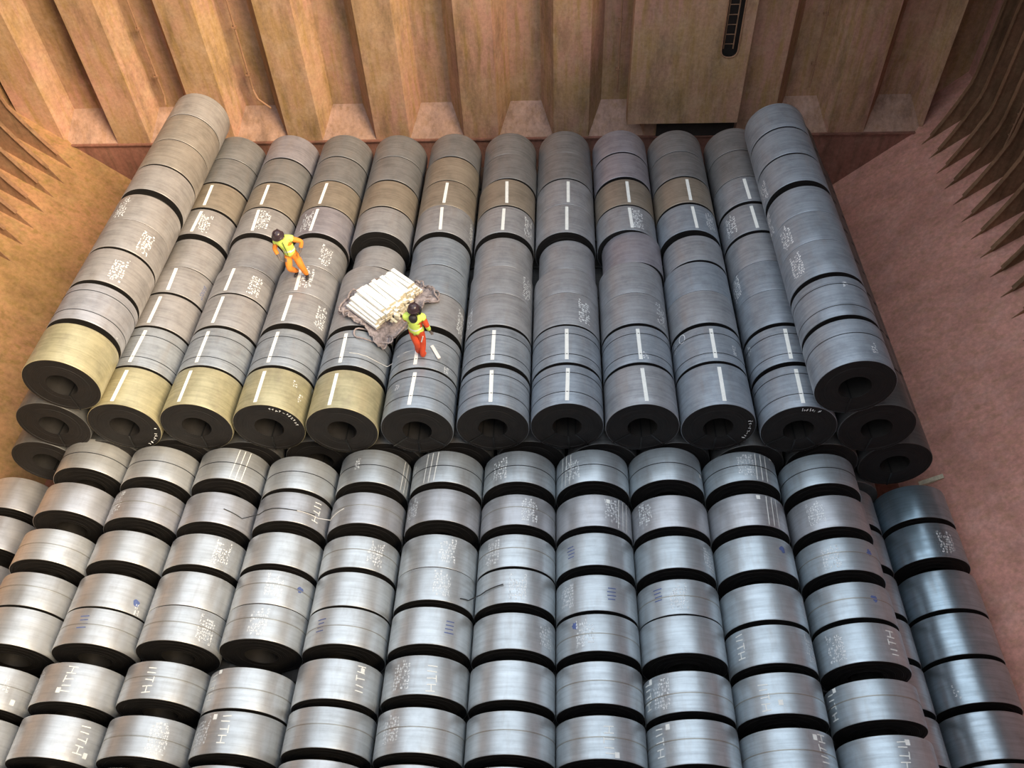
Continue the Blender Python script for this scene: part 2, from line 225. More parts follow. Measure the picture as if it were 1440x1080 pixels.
def hull_mat(name, a, b_, c, dust, rough=0.75, stain=0.62):
    """painted hull plate: primer a / worn b / rust c patches, dusty film, vertical runs"""
    m, nt, b = newmat(name)
    g = N(nt, 'ShaderNodeNewGeometry'); pos = g.outputs['Position']
    n1 = noise(nt, pos, 0.35, 5, 0.6)
    n2 = noise(nt, pos, 1.7, 6, 0.7)
    n3 = noise(nt, pos, 1.0, 5, 0.65, (5.0, 5.0, 0.5))
    n4 = noise(nt, pos, 9.0, 4, 0.7)
    col = mixc(nt, ramp(nt, n1, [(0.40, 0.0), (0.60, 1.0)]), a, b_)
    col = mixc(nt, ramp(nt, n3, [(0.46, 0.0), (0.66, 0.85)]), col, c)
    col = mixc(nt, ramp(nt, n2, [(0.48, 0.0), (0.70, 0.6)]), col, dust)
    n5 = noise(nt, pos, 1.0, 6, 0.7, (1.1, 1.1, 0.35))
    col = mixc(nt, 1.0, col, ramp(nt, n5, [(0.34, stain), (0.50, 1.0), (0.68, 1.12)]), 'MULTIPLY')
    col = mixc(nt, 1.0, col, ramp(nt, n4, [(0.3, 0.80), (0.7, 1.14)]), 'MULTIPLY')
    nt.links.new(col, b.inputs['Base Color'])
    b.inputs['Roughness'].default_value = rough
    b.inputs['Specular IOR Level'].default_value = 0.3
    bump(nt, b, n2, 0.12, 0.03)
    return m

M = {}
M['bright'] = wrap_mat('bright_rolled_steel', 0.72, 0.42, 0.5, 0.14, 0.14)
M['blued']  = wrap_mat('blued_steel', 0.85, 0.33, 0.5, 0.18, 0.16)
M['mill']   = wrap_mat('mill_scale_steel', 0.40, 0.42, 0.6, 0.20, 0.26, 1.12)
# rolled edges of the sheet seen on the coil ends
m, nt, b = newmat('coil_edge'); M['edge'] = m
tc = N(nt, 'ShaderNodeTexCoord')
wv = N(nt, 'ShaderNodeTexWave', wave_type='RINGS', rings_direction='Y')
wv.inputs['Scale'].default_value = 9.0; wv.inputs['Distortion'].default_value = 1.2; wv.inputs['Detail'].default_value = 2
nt.links.new(tc.outputs['Object'], wv.inputs['Vector'])
nn = noise(nt, tc.outputs['Object'], 4.0, 4)
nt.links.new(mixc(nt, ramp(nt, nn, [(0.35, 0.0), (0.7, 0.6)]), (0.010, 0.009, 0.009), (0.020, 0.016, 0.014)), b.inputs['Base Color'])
b.inputs['Roughness'].default_value = 0.7; b.inputs['Metallic'].default_value = 0.0; b.inputs['Specular IOR Level'].default_value = 0.3
bump(nt, b, wv.outputs['Fac'], 0.25, 0.01)
M['bore'] = plain('coil_bore', (0.055, 0.05, 0.047), 0.4, 0.6)
M['strap'] = plain('steel_strap', (0.055, 0.058, 0.062), 0.4, 0.6)
M['eye_strap'] = plain('black_strap', (0.006, 0.006, 0.006), 0.5)
M['strap_light'] = plain('bright_strap', (0.36, 0.345, 0.31), 0.4, 0.6)
M['white'] = plain('white_paint', (0.88, 0.87, 0.82), 0.6, 0.0, 0.06, 14)
M['chalk'] = plain('white_chalk', (0.86, 0.87, 0.88), 0.8, 0.0, 0.15, 30)
M['blue'] = plain('blue_chalk', (0.10, 0.14, 0.32), 0.7, 0.0, 0.3, 18)
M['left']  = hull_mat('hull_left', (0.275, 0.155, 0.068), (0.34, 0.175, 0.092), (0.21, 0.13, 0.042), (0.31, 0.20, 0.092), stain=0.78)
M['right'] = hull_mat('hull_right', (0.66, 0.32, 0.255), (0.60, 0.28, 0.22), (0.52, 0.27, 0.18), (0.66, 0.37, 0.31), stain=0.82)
M['back']  = hull_mat('hull_back', (0.40, 0.245, 0.135), (0.45, 0.235, 0.17), (0.33, 0.20, 0.075), (0.46, 0.31, 0.20))
M['shed']  = hull_mat('hull_shedder', (0.44, 0.27, 0.21), (0.41, 0.25, 0.18), (0.34, 0.20, 0.125), (0.46, 0.31, 0.25))
M['stool'] = hull_mat('hull_stool', (0.27, 0.12, 0.09), (0.25, 0.11, 0.08), (0.17, 0.09, 0.06), (0.28, 0.15, 0.11))
M['rib']   = hull_mat('hull_frames', (0.28, 0.15, 0.085), (0.25, 0.13, 0.075), (0.17, 0.10, 0.05), (0.30, 0.19, 0.11))
M['pipe']  = plain('rusty_pipe', (0.30, 0.16, 0.09), 0.7, 0.0, 0.25)
M['deck']  = plain('deck_steel', (0.22, 0.13, 0.09), 0.8, 0.0, 0.2, 1.0)
M['dark']  = plain('shade_black', (0.03, 0.022, 0.018), 0.9)  # near-black that paints shade below and inside the ladder trunk

# ---------------------------------------------------------------- the hold
YB = 13.45            # plane of the bulkhead's front flanges
ZL = 2.77             # ledge on top of the stool
ZD = 15.0             # underside of the deck
YF = -18.0            # the other end of the hold
COT = 1.0724          # hopper slope, 43 degrees
XT, ZT = 14.46, 2.75  # frame toe on the hopper plate
XS = 16.05            # side shell
def hop_x(z): return XT + (z - ZT)*COT
ZS = ZT + (XS - XT)/COT

mb = MB(); mb.box((-12.2, YF, -0.2), (12.2, YB+1.2, 0.0))
tag(mb.build('floor', M['stool']), 'rust-red tank top plating under the coil stacks', 'floor', kind='structure')

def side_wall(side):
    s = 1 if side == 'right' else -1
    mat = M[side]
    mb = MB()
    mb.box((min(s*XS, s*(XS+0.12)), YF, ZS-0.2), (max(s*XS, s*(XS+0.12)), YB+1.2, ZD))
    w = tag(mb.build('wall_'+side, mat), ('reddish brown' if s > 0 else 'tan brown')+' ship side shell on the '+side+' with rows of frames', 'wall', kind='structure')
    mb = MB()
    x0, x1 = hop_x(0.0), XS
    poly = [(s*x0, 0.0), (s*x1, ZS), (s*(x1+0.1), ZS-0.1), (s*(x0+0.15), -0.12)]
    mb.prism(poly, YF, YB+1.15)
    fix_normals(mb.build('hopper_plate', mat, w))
    # hold frames with tapered lower brackets
    tx = 0.02 if s > 0 else 0.33
    prof_in = [(XT-tx, ZT-0.02-tx/COT), (XT+0.20, ZT+0.33), (XT+0.42, ZT+0.86), (XT+0.64, ZT+1.50), (XT+0.82, ZT+2.12),
               (XT+0.86, ZT+2.45), (XT+0.86, ZD)]
    outer = [(XS+0.02, ZD), (XS+0.02, ZS), (hop_x(ZT+0.2)+0.03, ZT+0.2-0.02)]
    if s < 0: prof_in = [prof_in[0]] + [(x-0.30*max(0, 1-(z-ZT)/2.2), z) for x, z in prof_in[1:]]
    y0, n = (12.67, 15) if s > 0 else (12.38, 12)
    for k in range(n):
        y = y0 - 0.815*k
        mb = MB()
        mb.prism([(s*x, z) for x, z in prof_in+outer], y-0.012, y+0.012)
        # face bar along the free edge
        for (xa, za), (xb, zb) in zip(prof_in[1:], prof_in[2:]):
            d = Vector((xb-xa, 0, zb-za)); L = d.length; d.normalize()
            nrm = Vector((-d.z, 0, d.x))
            c = Vector(((xa+xb)/2, y, (za+zb)/2))
            mb.obox((s*c.x, c.y, c.z), (s*d.x*L/2, 0, d.z*L/2), (0, 0.075, 0), (s*nrm.x*0.014, 0, nrm.z*0.014))
        fix_normals(mb.build('side_frame', M['rib'], w))
    return w
wall_left = side_wall('left')
wall_right = side_wall('right')

# corrugated bulkhead
mb = MB(); mb.box((-16.2, YB+1.15, 0), (16.2, YB+1.25, ZD))
wall_back = tag(mb.build('wall_back', M['back']), 'corrugated brown bulkhead closing the far end of the hold', 'wall', kind='structure')
mb = MB(); mb.box((-14.6, YB-0.04, 0), (14.6, YB+0.06, ZL-0.03)); mb.build('stool_plate', M['stool'], wall_back)
mb = MB(); mb.box((-14.55, YB-0.10, ZL-0.05), (14.55, YB+0.9, ZL)); mb.build('ledge', M['stool'], wall_back)
PER, FW, WEBX, DEP = 3.05, 1.17, 0.42, 0.72
X0 = -14.82 + 2.03
T_ = 0.03
def slab(name, xa, ya, xb, yb, z0, z1, mat):
    mb = MB(); mb.vprism([(xa, ya), (xb, yb), (xb, yb+T_), (xa, ya+T_)], z0, z1)
    return fix_normals(mb.build(name, mat, wall_back))
SHH = 0.95
for k in range(-1, 9):
    xa = X0 + PER*k; xb = xa + FW
    slab('front_flange', xa, YB, xb, YB, ZL, ZD, M['back'])
    xc = xb + WEBX; xd = xa + PER - WEBX; xe = xa + PER
    slab('web', xb, YB, xc, YB+DEP, ZL, ZD, M['back'])
    slab('back_flange', xc, YB+DEP, xd, YB+DEP, ZL, ZD, M['back'])
    slab('web', xd, YB+DEP, xe, YB, ZL, ZD, M['back'])
    # sloping shedder plate filling the foot of the trough
    mb = MB()
    vs = [(xb, YB+0.01, ZL), (xe, YB+0.01, ZL), (xd, YB+DEP, ZL+SHH), (xc, YB+DEP, ZL+SHH)]
    vs += [(x, y+0.04, z-0.03) for x, y, z in vs]
    mb.add(vs, [(0,1,2,3),(7,6,5,4),(0,4,5,1),(1,5,6,2),(2,6,7,3),(3,7,4,0)])
    fix_normals(mb.build('shedder_plate', M['shed'], wall_back))

# boxed ladder trunk with a slotted opening on the bulkhead
TX0, TX1, TY0, TZ0 = 4.86, 8.42, 12.88, 3.55
SX0, SX1, SZ0 = 7.55, 8.06, 5.78           # slot
mb = MB()
def arc_slot():
    r = 0.22
    pts = []
    for (cx, a0) in ((SX0+r, pi), (SX1-r, 1.5*pi)):
        for i in range(7):
            a = a0 + i*(pi/2)/6
            pts.append((cx+r*cos(a), SZ0+r+r*sin(a)))
    return pts
slot = arc_slot()
th_ = 0.04
# split the concave plate in convex pieces: left of slot, right of slot, below slot
mb.prism([(TX0, TZ0), (SX0, TZ0), (SX0, ZD-0.02), (TX0, ZD-0.02)], TY0, TY0+th_)
mb.prism([(SX1, TZ0), (TX1, TZ0), (TX1, ZD-0.02), (SX1, ZD-0.02)], TY0, TY0+th_)
cols = [(SX0, SZ0+0.22)] + slot + [(SX1, SZ0+0.22)]
for (xa, za), (xb, zb) in zip(cols, cols[1:]):
    if xb - xa > 1e-4:
        mb.prism([(xa, TZ0), (xb, TZ0), (xb, zb), (xa, za)], TY0, TY0+th_)
mb.box((TX0, TY0+th_, TZ0), (TX0+th_, YB+0.02, ZD-0.02)); mb.box((TX1-th_, TY0+th_, TZ0), (TX1, YB+0.02, ZD-0.02))
trunk = fix_normals(mb.build('ladder_trunk', M['back'], wall_back))
mb = MB(); mb.box((5.9, YB-0.07, ZL+0.01), (8.45, YB-0.01, 3.62)); mb.build('trunk_shadow_panel', M['dark'], wall_back)  # dark panel painting the shade under the trunk, not a cut opening
mb = MB()
rim = [(SX0, ZD-0.1)] + slot + [(SX1, ZD-0.1)]
mb.tube([(x, TY0-0.01, z) for x, z in rim], 0.025, 6); mb.build('slot_rim', M['pipe'], trunk)
mb = MB(); mb.box((SX0-0.5, TY0+0.5, TZ0+0.3), (TX1-th_-0.005, TY0+0.53, ZD-0.3)); mb.build('inner_shade_panel', M['dark'], trunk)
mb = MB()
for x in (7.66, 7.95):
    mb.tube([(x, TY0+0.25, SZ0+0.15), (x, TY0+0.25, 14.5)], 0.02, 6)
z = SZ0 + 0.3
while z < 14.3:
    mb.tube([(7.66, TY0+0.25, z), (7.95, TY0+0.25, z)], 0.014, 5); z += 0.3
mb.build('trunk_ladder', M['pipe'], trunk)

# wall at the camera's end, deck with the hatch opening, coaming
mb = MB(); mb.box((-16.2, YF-0.1, 0), (16.2, YF, ZD))
tag(mb.build('wall_front', M['back']), 'brown bulkhead at the near end of the hold', 'wall', kind='structure')
HX, HY0, HY1 = 10.5, -15.5, 10.5
mb = MB()
mb.box((-16.2, YF, ZD), (-HX, YB+1.3, ZD+0.15)); mb.box((HX, YF, ZD), (16.2, YB+1.3, ZD+0.15))
mb.box((-HX, YF, ZD), (HX, HY0, ZD+0.15)); mb.box((-HX, HY1, ZD), (HX, YB+1.3, ZD+0.15))
tag(mb.build('ceiling', M['deck']), 'steel deck around the open cargo hatch', 'deck', kind='structure')
mb = MB()
mb.box((-HX-0.1, HY0, ZD+0.15), (-HX, HY1, ZD+1.3)); mb.box((HX, HY0, ZD+0.15), (HX+0.1, HY1, ZD+1.3))
mb.box((-HX, HY1, ZD+0.15), (HX, HY1+0.1, ZD+1.3)); mb.box((-HX, HY0-0.1, ZD+0.15), (HX, HY0, ZD+1.3))
tag(mb.build('trim_1', M['deck']), 'steel hatch coaming around the opening', 'trim', kind='structure')

# pipes on the bulkhead
def pipe(pts, r, label):
    mb = MB(); mb.tube(pts, r, 8)
    for z in (5.0, 6.6, 8.6):
        x = pts[0][0]
        mb.box((x-0.07, pts[0][1]-0.05, z-0.03), (x+0.07, pts[0][1]+0.10, z+0.03))
    tag(mb.build('vertical_pipe', M['pipe'], smooth=False), label, 'pipe', 'pipes on the bulkhead')
pipe([(-10.75, YB+0.42, ZD), (-10.72, YB+0.42, 4.3), (-10.72, YB+0.30, 4.05)], 0.035, 'thin rusty pipe down the leftmost visible bulkhead trough')
pipe([(-7.62, YB+0.40, ZD), (-7.60, YB+0.40, 4.5), (-7.45, YB+0.2, 4.25), (-7.0, YB-0.05, 4.05)], 0.035, 'thin rusty pipe with bent foot behind the left rear coils')
pipe([(4.52, YB+0.30, ZD), (4.55, YB+0.30, 4.2)], 0.03, 'thin dark pipe left of the ladder trunk')
pipe([(10.75, YB+0.40, ZD), (10.78, YB+0.40, 4.2)], 0.03, 'thin pipe in the bulkhead trough right of the ladder trunk')

# rung ladder in a frame bay of the right side
lad = tag(empty('rung_ladder', (15.62, 10.35, 4.6)), 'rusty rung ladder fixed between the frames of the right side', 'ladder')
for dx in (-0.24, 0.24):
    mb = MB(); mb.tube([(0.0, dx, -0.3), (0.0, dx, 8.0)], 0.03, 6); mb.build('rail', M['pipe'], lad)
for k in range(24):
    mb = MB(); mb.tube([(0, -0.24, 0.05+0.33*k), (0, 0.24, 0.05+0.33*k)], 0.02, 5); mb.build('rung', M['pipe'], lad)

# ---------------------------------------------------------------- coils
NSEG = 64
_face_cache = {}
def end_face_mesh(r, rb):
    key = (round(r, 3), round(rb, 3))
    if key in _face_cache: return _face_cache[key]
    mb = MB(); rnd = random.Random(int(r*1000))
    prof = [(r-0.010, 0.0)]
    for i in range(1, 7):
        t = i/7
        q = (r-0.010)*(1-t) + rb*t
        dy = rnd.uniform(-0.004, 0.010)
        prof += [(q+0.004, prof[-1][1]), (q-0.004, dy)]
    prof += [(rb, prof[-1][1])]
    mb.lathe(prof, NSEG)
    o = mb.build('end_face', M['edge'])
    me = o.data; bpy.data.objects.remove(o)
    _face_cache[key] = me
    return me

def cyl_pt(r, u, th): return (r*sin(th), u, r*cos(th))

def strokes_mesh(segs, r, th0, u0, L, eps=0.004):
    """segs: (u_a, v_a, u_b, v_b, width) in metres on the unrolled lap; u along the axis, v round it"""
    mb = MB(); R = r + eps
    for ua, va, ub, vb, w in segs:
        n = max(1, int(abs(vb-va)/0.09) + 1)
        d = math.hypot(ub-ua, vb-va) or 1e-6
        nu, nv = -(vb-va)/d*w/2, (ub-ua)/d*w/2
        vs = []
        for i in range(n+1):
            t = i/n
            u = ua+(ub-ua)*t; v = va+(vb-va)*t
            for s in (-1, 1):
                uu = min(max(u0+u+s*nu, 0.012), L-0.012)
                vs.append(cyl_pt(R, uu, th0+(v+s*nv)/r))
        mb.add(vs, [(2*i, 2*i+1, 2*i+3, 2*i+2) for i in range(n)])
    return mb

FONT = {'I': [(0.5,0,0.5,1)], 'T': [(0,1,1,1), (0.5,0,0.5,1)], 'H': [(0,0,0,1), (1,0,1,1), (0,0.5,1,0.5)]}

def text_segs(txt, h, w, gap, rev, wd, rnd):
    """hand-chalked letters running along the axis"""
    segs = []; adv = 0; total = sum((w*0.35 if c == 'I' else w)+gap for c in txt) - gap
    for c in txt:
        cw = w*0.35 if c == 'I' else w
        for x0, y0, x1, y1 in FONT[c]:
            a, b_ = adv+x0*cw - total/2, (y0-0.5)*h
            c_, d = adv+x1*cw - total/2, (y1-0.5)*h
            j = lambda: rnd.uniform(-0.012, 0.012)
            if rev: segs.append((a+j(), -b_+j(), c_+j(), -d+j(), wd))
            else:   segs.append((-a+j(), b_+j(), -c_+j(), d+j(), wd))
        adv += cw + gap
    return segs

def stencil_segs(rows, cols, ch, cw, wd, rnd):
    """worn, unreadable stencil: rows of broken character strokes"""
    segs = []
    for i in range(rows):
        v = (i-(rows-1)/2)*ch*1.45
        k0 = rnd.randint(0, 1); k1 = cols - rnd.randint(0, 2)
        for k in range(k0, k1):
            if rnd.random() < 0.10: continue
            u = (k-(cols-1)/2)*cw*1.35
            for _ in range(rnd.randint(2, 3)):
                if rnd.random() < 0.5:
                    x = rnd.choice((-0.4, 0.0, 0.4))*cw
                    a, b_ = sorted(rnd.sample((-0.5, 0.0, 0.5), 2))
                    segs.append((u+x, v+a*ch, u+x, v+b_*ch, wd))
                else:
                    y = rnd.choice((-0.45, 0.0, 0.45))*ch
                    segs.append((u-0.45*cw, v+y, u+0.45*cw, v+y, wd))
    return segs

def make_mark(kind, root, r, L, th, frac, rear, rnd):
    t0 = radians(th); u0 = frac*L
    if kind == 's':
        u0 = 0.5*L + (frac-0.5)*L*0.25
        if rear: segs = stencil_segs(4, 11, 0.056, 0.055, 0.018, rnd)
        else:    segs = stencil_segs(6, 9, 0.042, 0.048, 0.013, rnd)
        tag(strokes_mesh(segs, r, t0, u0, L).build('stencil_marking', M['chalk'], root), kind='stuff')
    elif kind == 't':
        segs = stencil_segs(2, 5, 0.045, 0.045, 0.012, rnd)
        tag(strokes_mesh(segs, r, t0, u0, L).build('stencil_marking', M['chalk'], root), kind='stuff')
    elif kind == 'u':
        segs = stencil_segs(2, 9, 0.045, 0.045, 0.013, rnd)
        tag(strokes_mesh(segs, r, t0, L*0.5, L).build('stencil_marking', M['blue'], root), kind='stuff')
    elif kind in 'hH':
        segs = text_segs('IITH', 0.17, 0.12, 0.055, kind == 'H', 0.020, rnd)
        tag(strokes_mesh(segs, r, t0, min(max(u0, 0.32), L-0.32), L).build('chalk_letters', M['white'], root), kind='stuff')
    elif kind == 'p':
        strokes_mesh([(-0.05, 0, 0.05, 0, 0.085)], r, t0, u0, L, 0.005).build('paper_tag', M['white'], root)
    elif kind == '3':
        segs = [(-L*0.46, v, L*0.46, v+0.05, 0.016) for v in (-0.13, 0.0, 0.13)]
        tag(strokes_mesh(segs, r, t0, L*0.5, L).build('chalk_lines', M['white'], root), kind='stuff')
    elif kind == 'b':
        segs = [(u, -0.085+rnd.uniform(-.02, .02), u+0.01, 0.085+rnd.uniform(-.02, .02), 0.022) for u in (-0.16, -0.08, 0.0, 0.08)]
        tag(strokes_mesh(segs, r, t0, u0, L).build('blue_tally', M['blue'], root), kind='stuff')
    elif kind == 'B':
        mb = MB(); n = 14; R = r+0.004
        vs = [cyl_pt(R, min(max(u0, .05), L-.05), t0)]
        for i in range(n):
            a = 2*pi*i/n; q = 0.085*(1+rnd.uniform(-0.35, 0.35))
            vs.append(cyl_pt(R, min(max(u0+q*cos(a)*0.9, 0.012), L-0.012), t0+q*sin(a)*0.8/r))
        mb.add(vs, [(0, i+1, (i+1) % n+1) for i in range(n)])
        mb.build('blue_blotch', M['blue'], root)
    elif kind == 'o':
        segs = []
        for i in range(14):
            a, b_ = 2*pi*i/14, 2*pi*(i+1)/14
            segs.append((0.13*cos(a), 0.09*sin(a), 0.13*cos(b_), 0.09*sin(b_), 0.016))
        strokes_mesh(segs, r, t0, u0, L).build('chalk_circle', M['chalk'], root)

def make_coil(x, yf, yb, z, r, color, mat, label, group, stripe=None, marks=(), straps=(), radial=0, strapmat='strap', seed=0, facetext=None):
    rnd = random.Random(seed)
    L = yb - yf
    rb = r*0.405
    root = tag(empty('steel_coil', (x, yf, z)), label, 'steel coil', group)
    root.rotation_euler = (0, 0, 0)
    mb = MB()
    e = 0.012
    prof = [(r-0.010, 0.0), (r-0.002, 0.003), (r, e), (r+0.001, L*0.33), (r, L*0.66), (r, L-e), (r-0.002, L-0.003), (r-0.010, L)]
    mb.lathe(prof, NSEG)
    w = mb.build('wrap', mat, root, smooth=True); w.color = (*color, 1)
    me = end_face_mesh(r, rb)
    f = bpy.data.objects.new('end_face', me); COL.objects.link(f); f.parent = root
    f.rotation_euler = (0, rnd.uniform(0, 6.28), 0)
    f2 = bpy.data.objects.new('end_face', me); COL.objects.link(f2); f2.parent = root
    f2.location = (0, L, 0); f2.rotation_euler = (pi, 0, 0)
    mb = MB(); mb.lathe([(rb, 0.002), (rb, L-0.002)], 32); mb.build('bore', M['bore'], root, smooth=True)
    for fr in straps:
        mb = MB(); a = fr*L
        mb.lathe([(r-0.002, a-0.010), (r+0.005, a-0.010), (r+0.005, a+0.010), (r-0.002, a+0.010)], NSEG)
        mb.build('strap', M[strapmat], root)
    if radial:
        for k in range(radial):
            ang = pi + (k-(radial-1)/2)*0.75 + rnd.uniform(-0.12, 0.12)
            mb = MB()
            d = Vector((sin(ang), 0, cos(ang))); t = Vector((cos(ang), 0, -sin(ang)))
            mb.obox(d*((r+rb)/2)+Vector((0, -0.006, 0)), d*((r-rb)/2+0.004), t*0.016, Vector((0, 0.006, 0)))
            mb.obox(d*(rb-0.004)+Vector((0, L*0.25, 0)), d*0.004, t*0.016, Vector((0, L*0.25, 0)))
            mb.build('eye_strap', M['eye_strap'], root)
    if stripe is not None:
        t0 = radians(stripe); sk = rnd.uniform(-0.02, 0.02)
        strokes_mesh([(-L*0.42, -sk, 0.0, 0.0, 0.085), (0.0, 0.0, L*0.42, sk, 0.085)], r, t0, L*0.49, L, 0.005).build('paint_stripe', M['white'], root)
    if facetext:
        a0, a1, n = facetext
        mb = MB(); rm = r*0.86
        for k in range(n):
            if rnd.random() < 0.12: continue
            a = radians(a0+(a1-a0)*k/(n-1))
            d = Vector((sin(a), 0, cos(a))); t = Vector((cos(a), 0, -sin(a)))
            for _ in range(2):
                o_ = d*(rm+rnd.choice((-0.022, 0.0, 0.022))) + t*rnd.choice((-0.012, 0.0, 0.012)) + Vector((0, -0.006, 0))
                if rnd.random() < 0.5: mb.obox(o_, d*0.026, t*0.006, Vector((0, 0.003, 0)))
                else: mb.obox(o_, d*0.006, t*0.018, Vector((0, 0.003, 0)))
        tag(mb.build('face_marking', M['chalk'], root), kind='stuff')
    for kd, th, fr in marks:
        make_mark(kd, root, r, L, th, fr, mat is M['mill'], rnd)
    return root

ORD = ['', 'first', 'second', 'third', 'fourth', 'fifth', 'sixth', 'seventh', 'eighth', 'ninth', 'tenth', 'eleventh', 'twelfth', 'thirteenth']
stripe_of = {(a, b, c): d for a, b, c, d in STRIPES}
marks_of = {}
for a, b, c, kd, th, fr in MARKS: marks_of.setdefault((a, b, c), []).append((kd, th, fr))

def mixt(a, b, t): return tuple(p+(q-p)*t for p, q in zip(a, b))
KHAKI = (0.43, 0.385, 0.24); WARM = (0.36, 0.335, 0.325); BLUE = (0.28, 0.315, 0.36); BROWN = (0.29, 0.245, 0.195)
VIOL = (0.31, 0.29, 0.32); DARK = (0.22, 0.215, 0.215)
T3COL = {}
for i in range(1, 5): T3COL[(i, 1)] = ('olive', KHAKI)
for i in range(1, 11):
    T3COL[(i, 2)] = ('blue-grey', mixt((0.34, 0.355, 0.375), BLUE, i/10))
for q in ((5,7),(5,8),(8,7),(4,7),(1,7),(2,7),(3,7),(9,7),(6,7)): T3COL[q] = ('brownish', BROWN)
for q in ((3,6),(8,5),(8,8),(8,9),(2,9)): T3COL[q] = ('violet-grey', VIOL)
for q in ((5,4),(5,5),(9,4),(9,6),(10,3),(10,4),(10,2),(9,1),(5,1),(6,1),(6,2),(7,1),(7,2),(10,1)): T3COL.setdefault(q, ('blue-grey', BLUE))

def feat(has_stripe, mk):
    ks = [m[0] for m in mk]
    if has_stripe and ('s' in ks or 't' in ks): return ' with white stripe and stencil'
    if has_stripe: return ' with white stripe'
    if 'h' in ks or 'H' in ks: return ' with chalk letters'
    if '3' in ks: return ' with white chalk lines'
    if 'b' in ks or 'B' in ks: return ' with blue marks'
    if 's' in ks or 't' in ks: return ' with white stencil'
    return ''

FACETEXT = {('T3', 1, 1): (95, 150, 8), ('T3', 3, 1): (15, 80, 11), ('T3', 9, 1): (70, 120, 8), ('T3', 10, 1): (-5, 30, 9)}
seed = 0
for (tier_, i), L_ in COILS.items():
    for n_, (x, yf, yb, z, r) in enumerate(L_):
        seed += 1
        rnd = random.Random(seed*7+1)
        k = n_ + 1
        st = None; straps = (); radial = 0; sm = 'strap'
        if tier_ == 'T3':
            mk = marks_of.get((tier_, i, k), [])
            st = stripe_of.get((tier_, i, k))
            cname, c = T3COL.get((i, k), ('dark grey' if k > 7 else 'grey', DARK if k > 7 else mixt(WARM, mixt(WARM, BLUE, 0.7), i/10)))  # default tint runs warm to blue across rows, painting in sun and sky light
            label = f"{cname} coil{feat(st is not None, mk)}, {'frontmost' if k == 1 else ORD[k]+' from front'}, {ORD[i]} level rear row from left"
            group = 'coils on the level top of the rear stack'
            mat = M['mill']
            if k in (1, 2) and (i >= 5 or k == 2): straps = (0.22, 0.78) if k == 2 else (0.30, 0.80)
            if (i, k) in ((8, 1), (9, 1)): straps = ()
            if k == 1: radial = 3 if i >= 5 else 1
        elif tier_ == 'T4':
            mk = marks_of.get((tier_, i, k), [])
            side = 'left' if i == 0 else 'right'
            cname, c = ('grey', WARM) if i == 0 else ('blue-grey', BLUE)  # right row bluer: the sky's tint is put into its colour
            if i == 0 and k == 1: cname, c = 'olive', KHAKI
            if i == 0 and k == 2: cname, c = 'lilac-grey', (0.36, 0.355, 0.38)
            if i == 0 and k in (7, 8): cname, c = 'brownish', mixt(BROWN, WARM, 0.4)
            label = f"{cname} steel coil{feat(False, mk)}, {'frontmost' if k == 1 else ORD[k]+' from front'} in the raised {side} edge row"
            group = 'coils in the raised edge rows'
            mat = M['mill']
            if k == 2: straps = (0.25, 0.8)
            if i == 11 and k == 1: straps = (0.66,)
            if k == 1: radial = 1
        elif tier_ == 'G':
            kk = n_ + 1            # counted from the rear stack
            mk = marks_of.get((tier_, i, kk), [])
            c = mixt((0.66, 0.655, 0.645), (0.53, 0.60, 0.65), min(1, max(0, (i-1)/9))); v = rnd.uniform(0.9, 1.06)  # warm to cool by column: sunlight and skylight put into the steel colour
            if kk == 2: c = mixt(c, (0.52, 0.50, 0.52), 0.6)
            c = tuple(q*v for q in c)
            label = f"silver steel coil{feat(False, mk)}, {ORD[kk]} row from rear stack, {ORD[i+1]} column from left"
            group = 'bright coils of the lower front stack'
            mat = M['bright']
            straps = (0.52,) if kk == 1 else ((0.45+0.15*rnd.random(),) if rnd.random() < (0.6 if kk > 5 else 0.2) else ())
            sm = 'strap_light' if kk != 1 else 'strap'
        else:
            kk = n_ + 1
            mk = marks_of.get((tier_, i, kk), [])
            c = mixt((0.34, 0.47, 0.56), (0.42, 0.47, 0.51), kk/7)
            label = f"blue-tinted steel coil{feat(False, mk)}, {ORD[kk]} from rear stack in the low right edge row"
            group = 'coils of the low edge rows'
            mat = M['blued']
        make_coil(x, yf, yb, z, r, c, mat, label, group, st, mk, straps, radial, sm, seed, FACETEXT.get((tier_, i, k)))

# lower tiers of the rear stack: only the front ends (and the outer flanks) show
S_, XR6, TIER, RR = 1.70, -0.9246+2.03, 1.4291, 0.8221
ZT3 = 3.77; ZT2 = ZT3 - TIER - 0.02; ZT1 = 0.843; RF = 0.842
for i, side in ((0, 'left'), (11, 'right')):
    for k in range(3):
        make_coil(XR6+(i-6)*S_, 0.02+1.24*k, 1.2+1.24*k, ZT3, RR, (0.10, 0.10, 0.10), M['mill'],  # same steel as above, tinted darker to paint the shade here
                  f"shade-darkened steel coil end directly under the raised {side} edge row, {'frontmost' if k == 0 else ORD[k+1]+' from front'}",
                  'lower tier coils of the rear stack', radial=1 if k == 0 else 0, seed=500+i*3+k)
for j in range(13):
    i = j - 0.5
    what = 'leftmost' if j == 0 else 'rightmost' if j == 12 else ORD[j+1]+' from left'
    make_coil(XR6+(i-6)*S_, 0.03+0.02*((j*7) % 5), 1.2, ZT2, RR, (0.10, 0.10, 0.10), M['mill'],  # wrap colour darkened to stand in for shade below the top tier
              f"shade-darkened coil end in the second tier of the rear stack, {what}", 'lower tier coils of the rear stack', radial=1, seed=600+j)
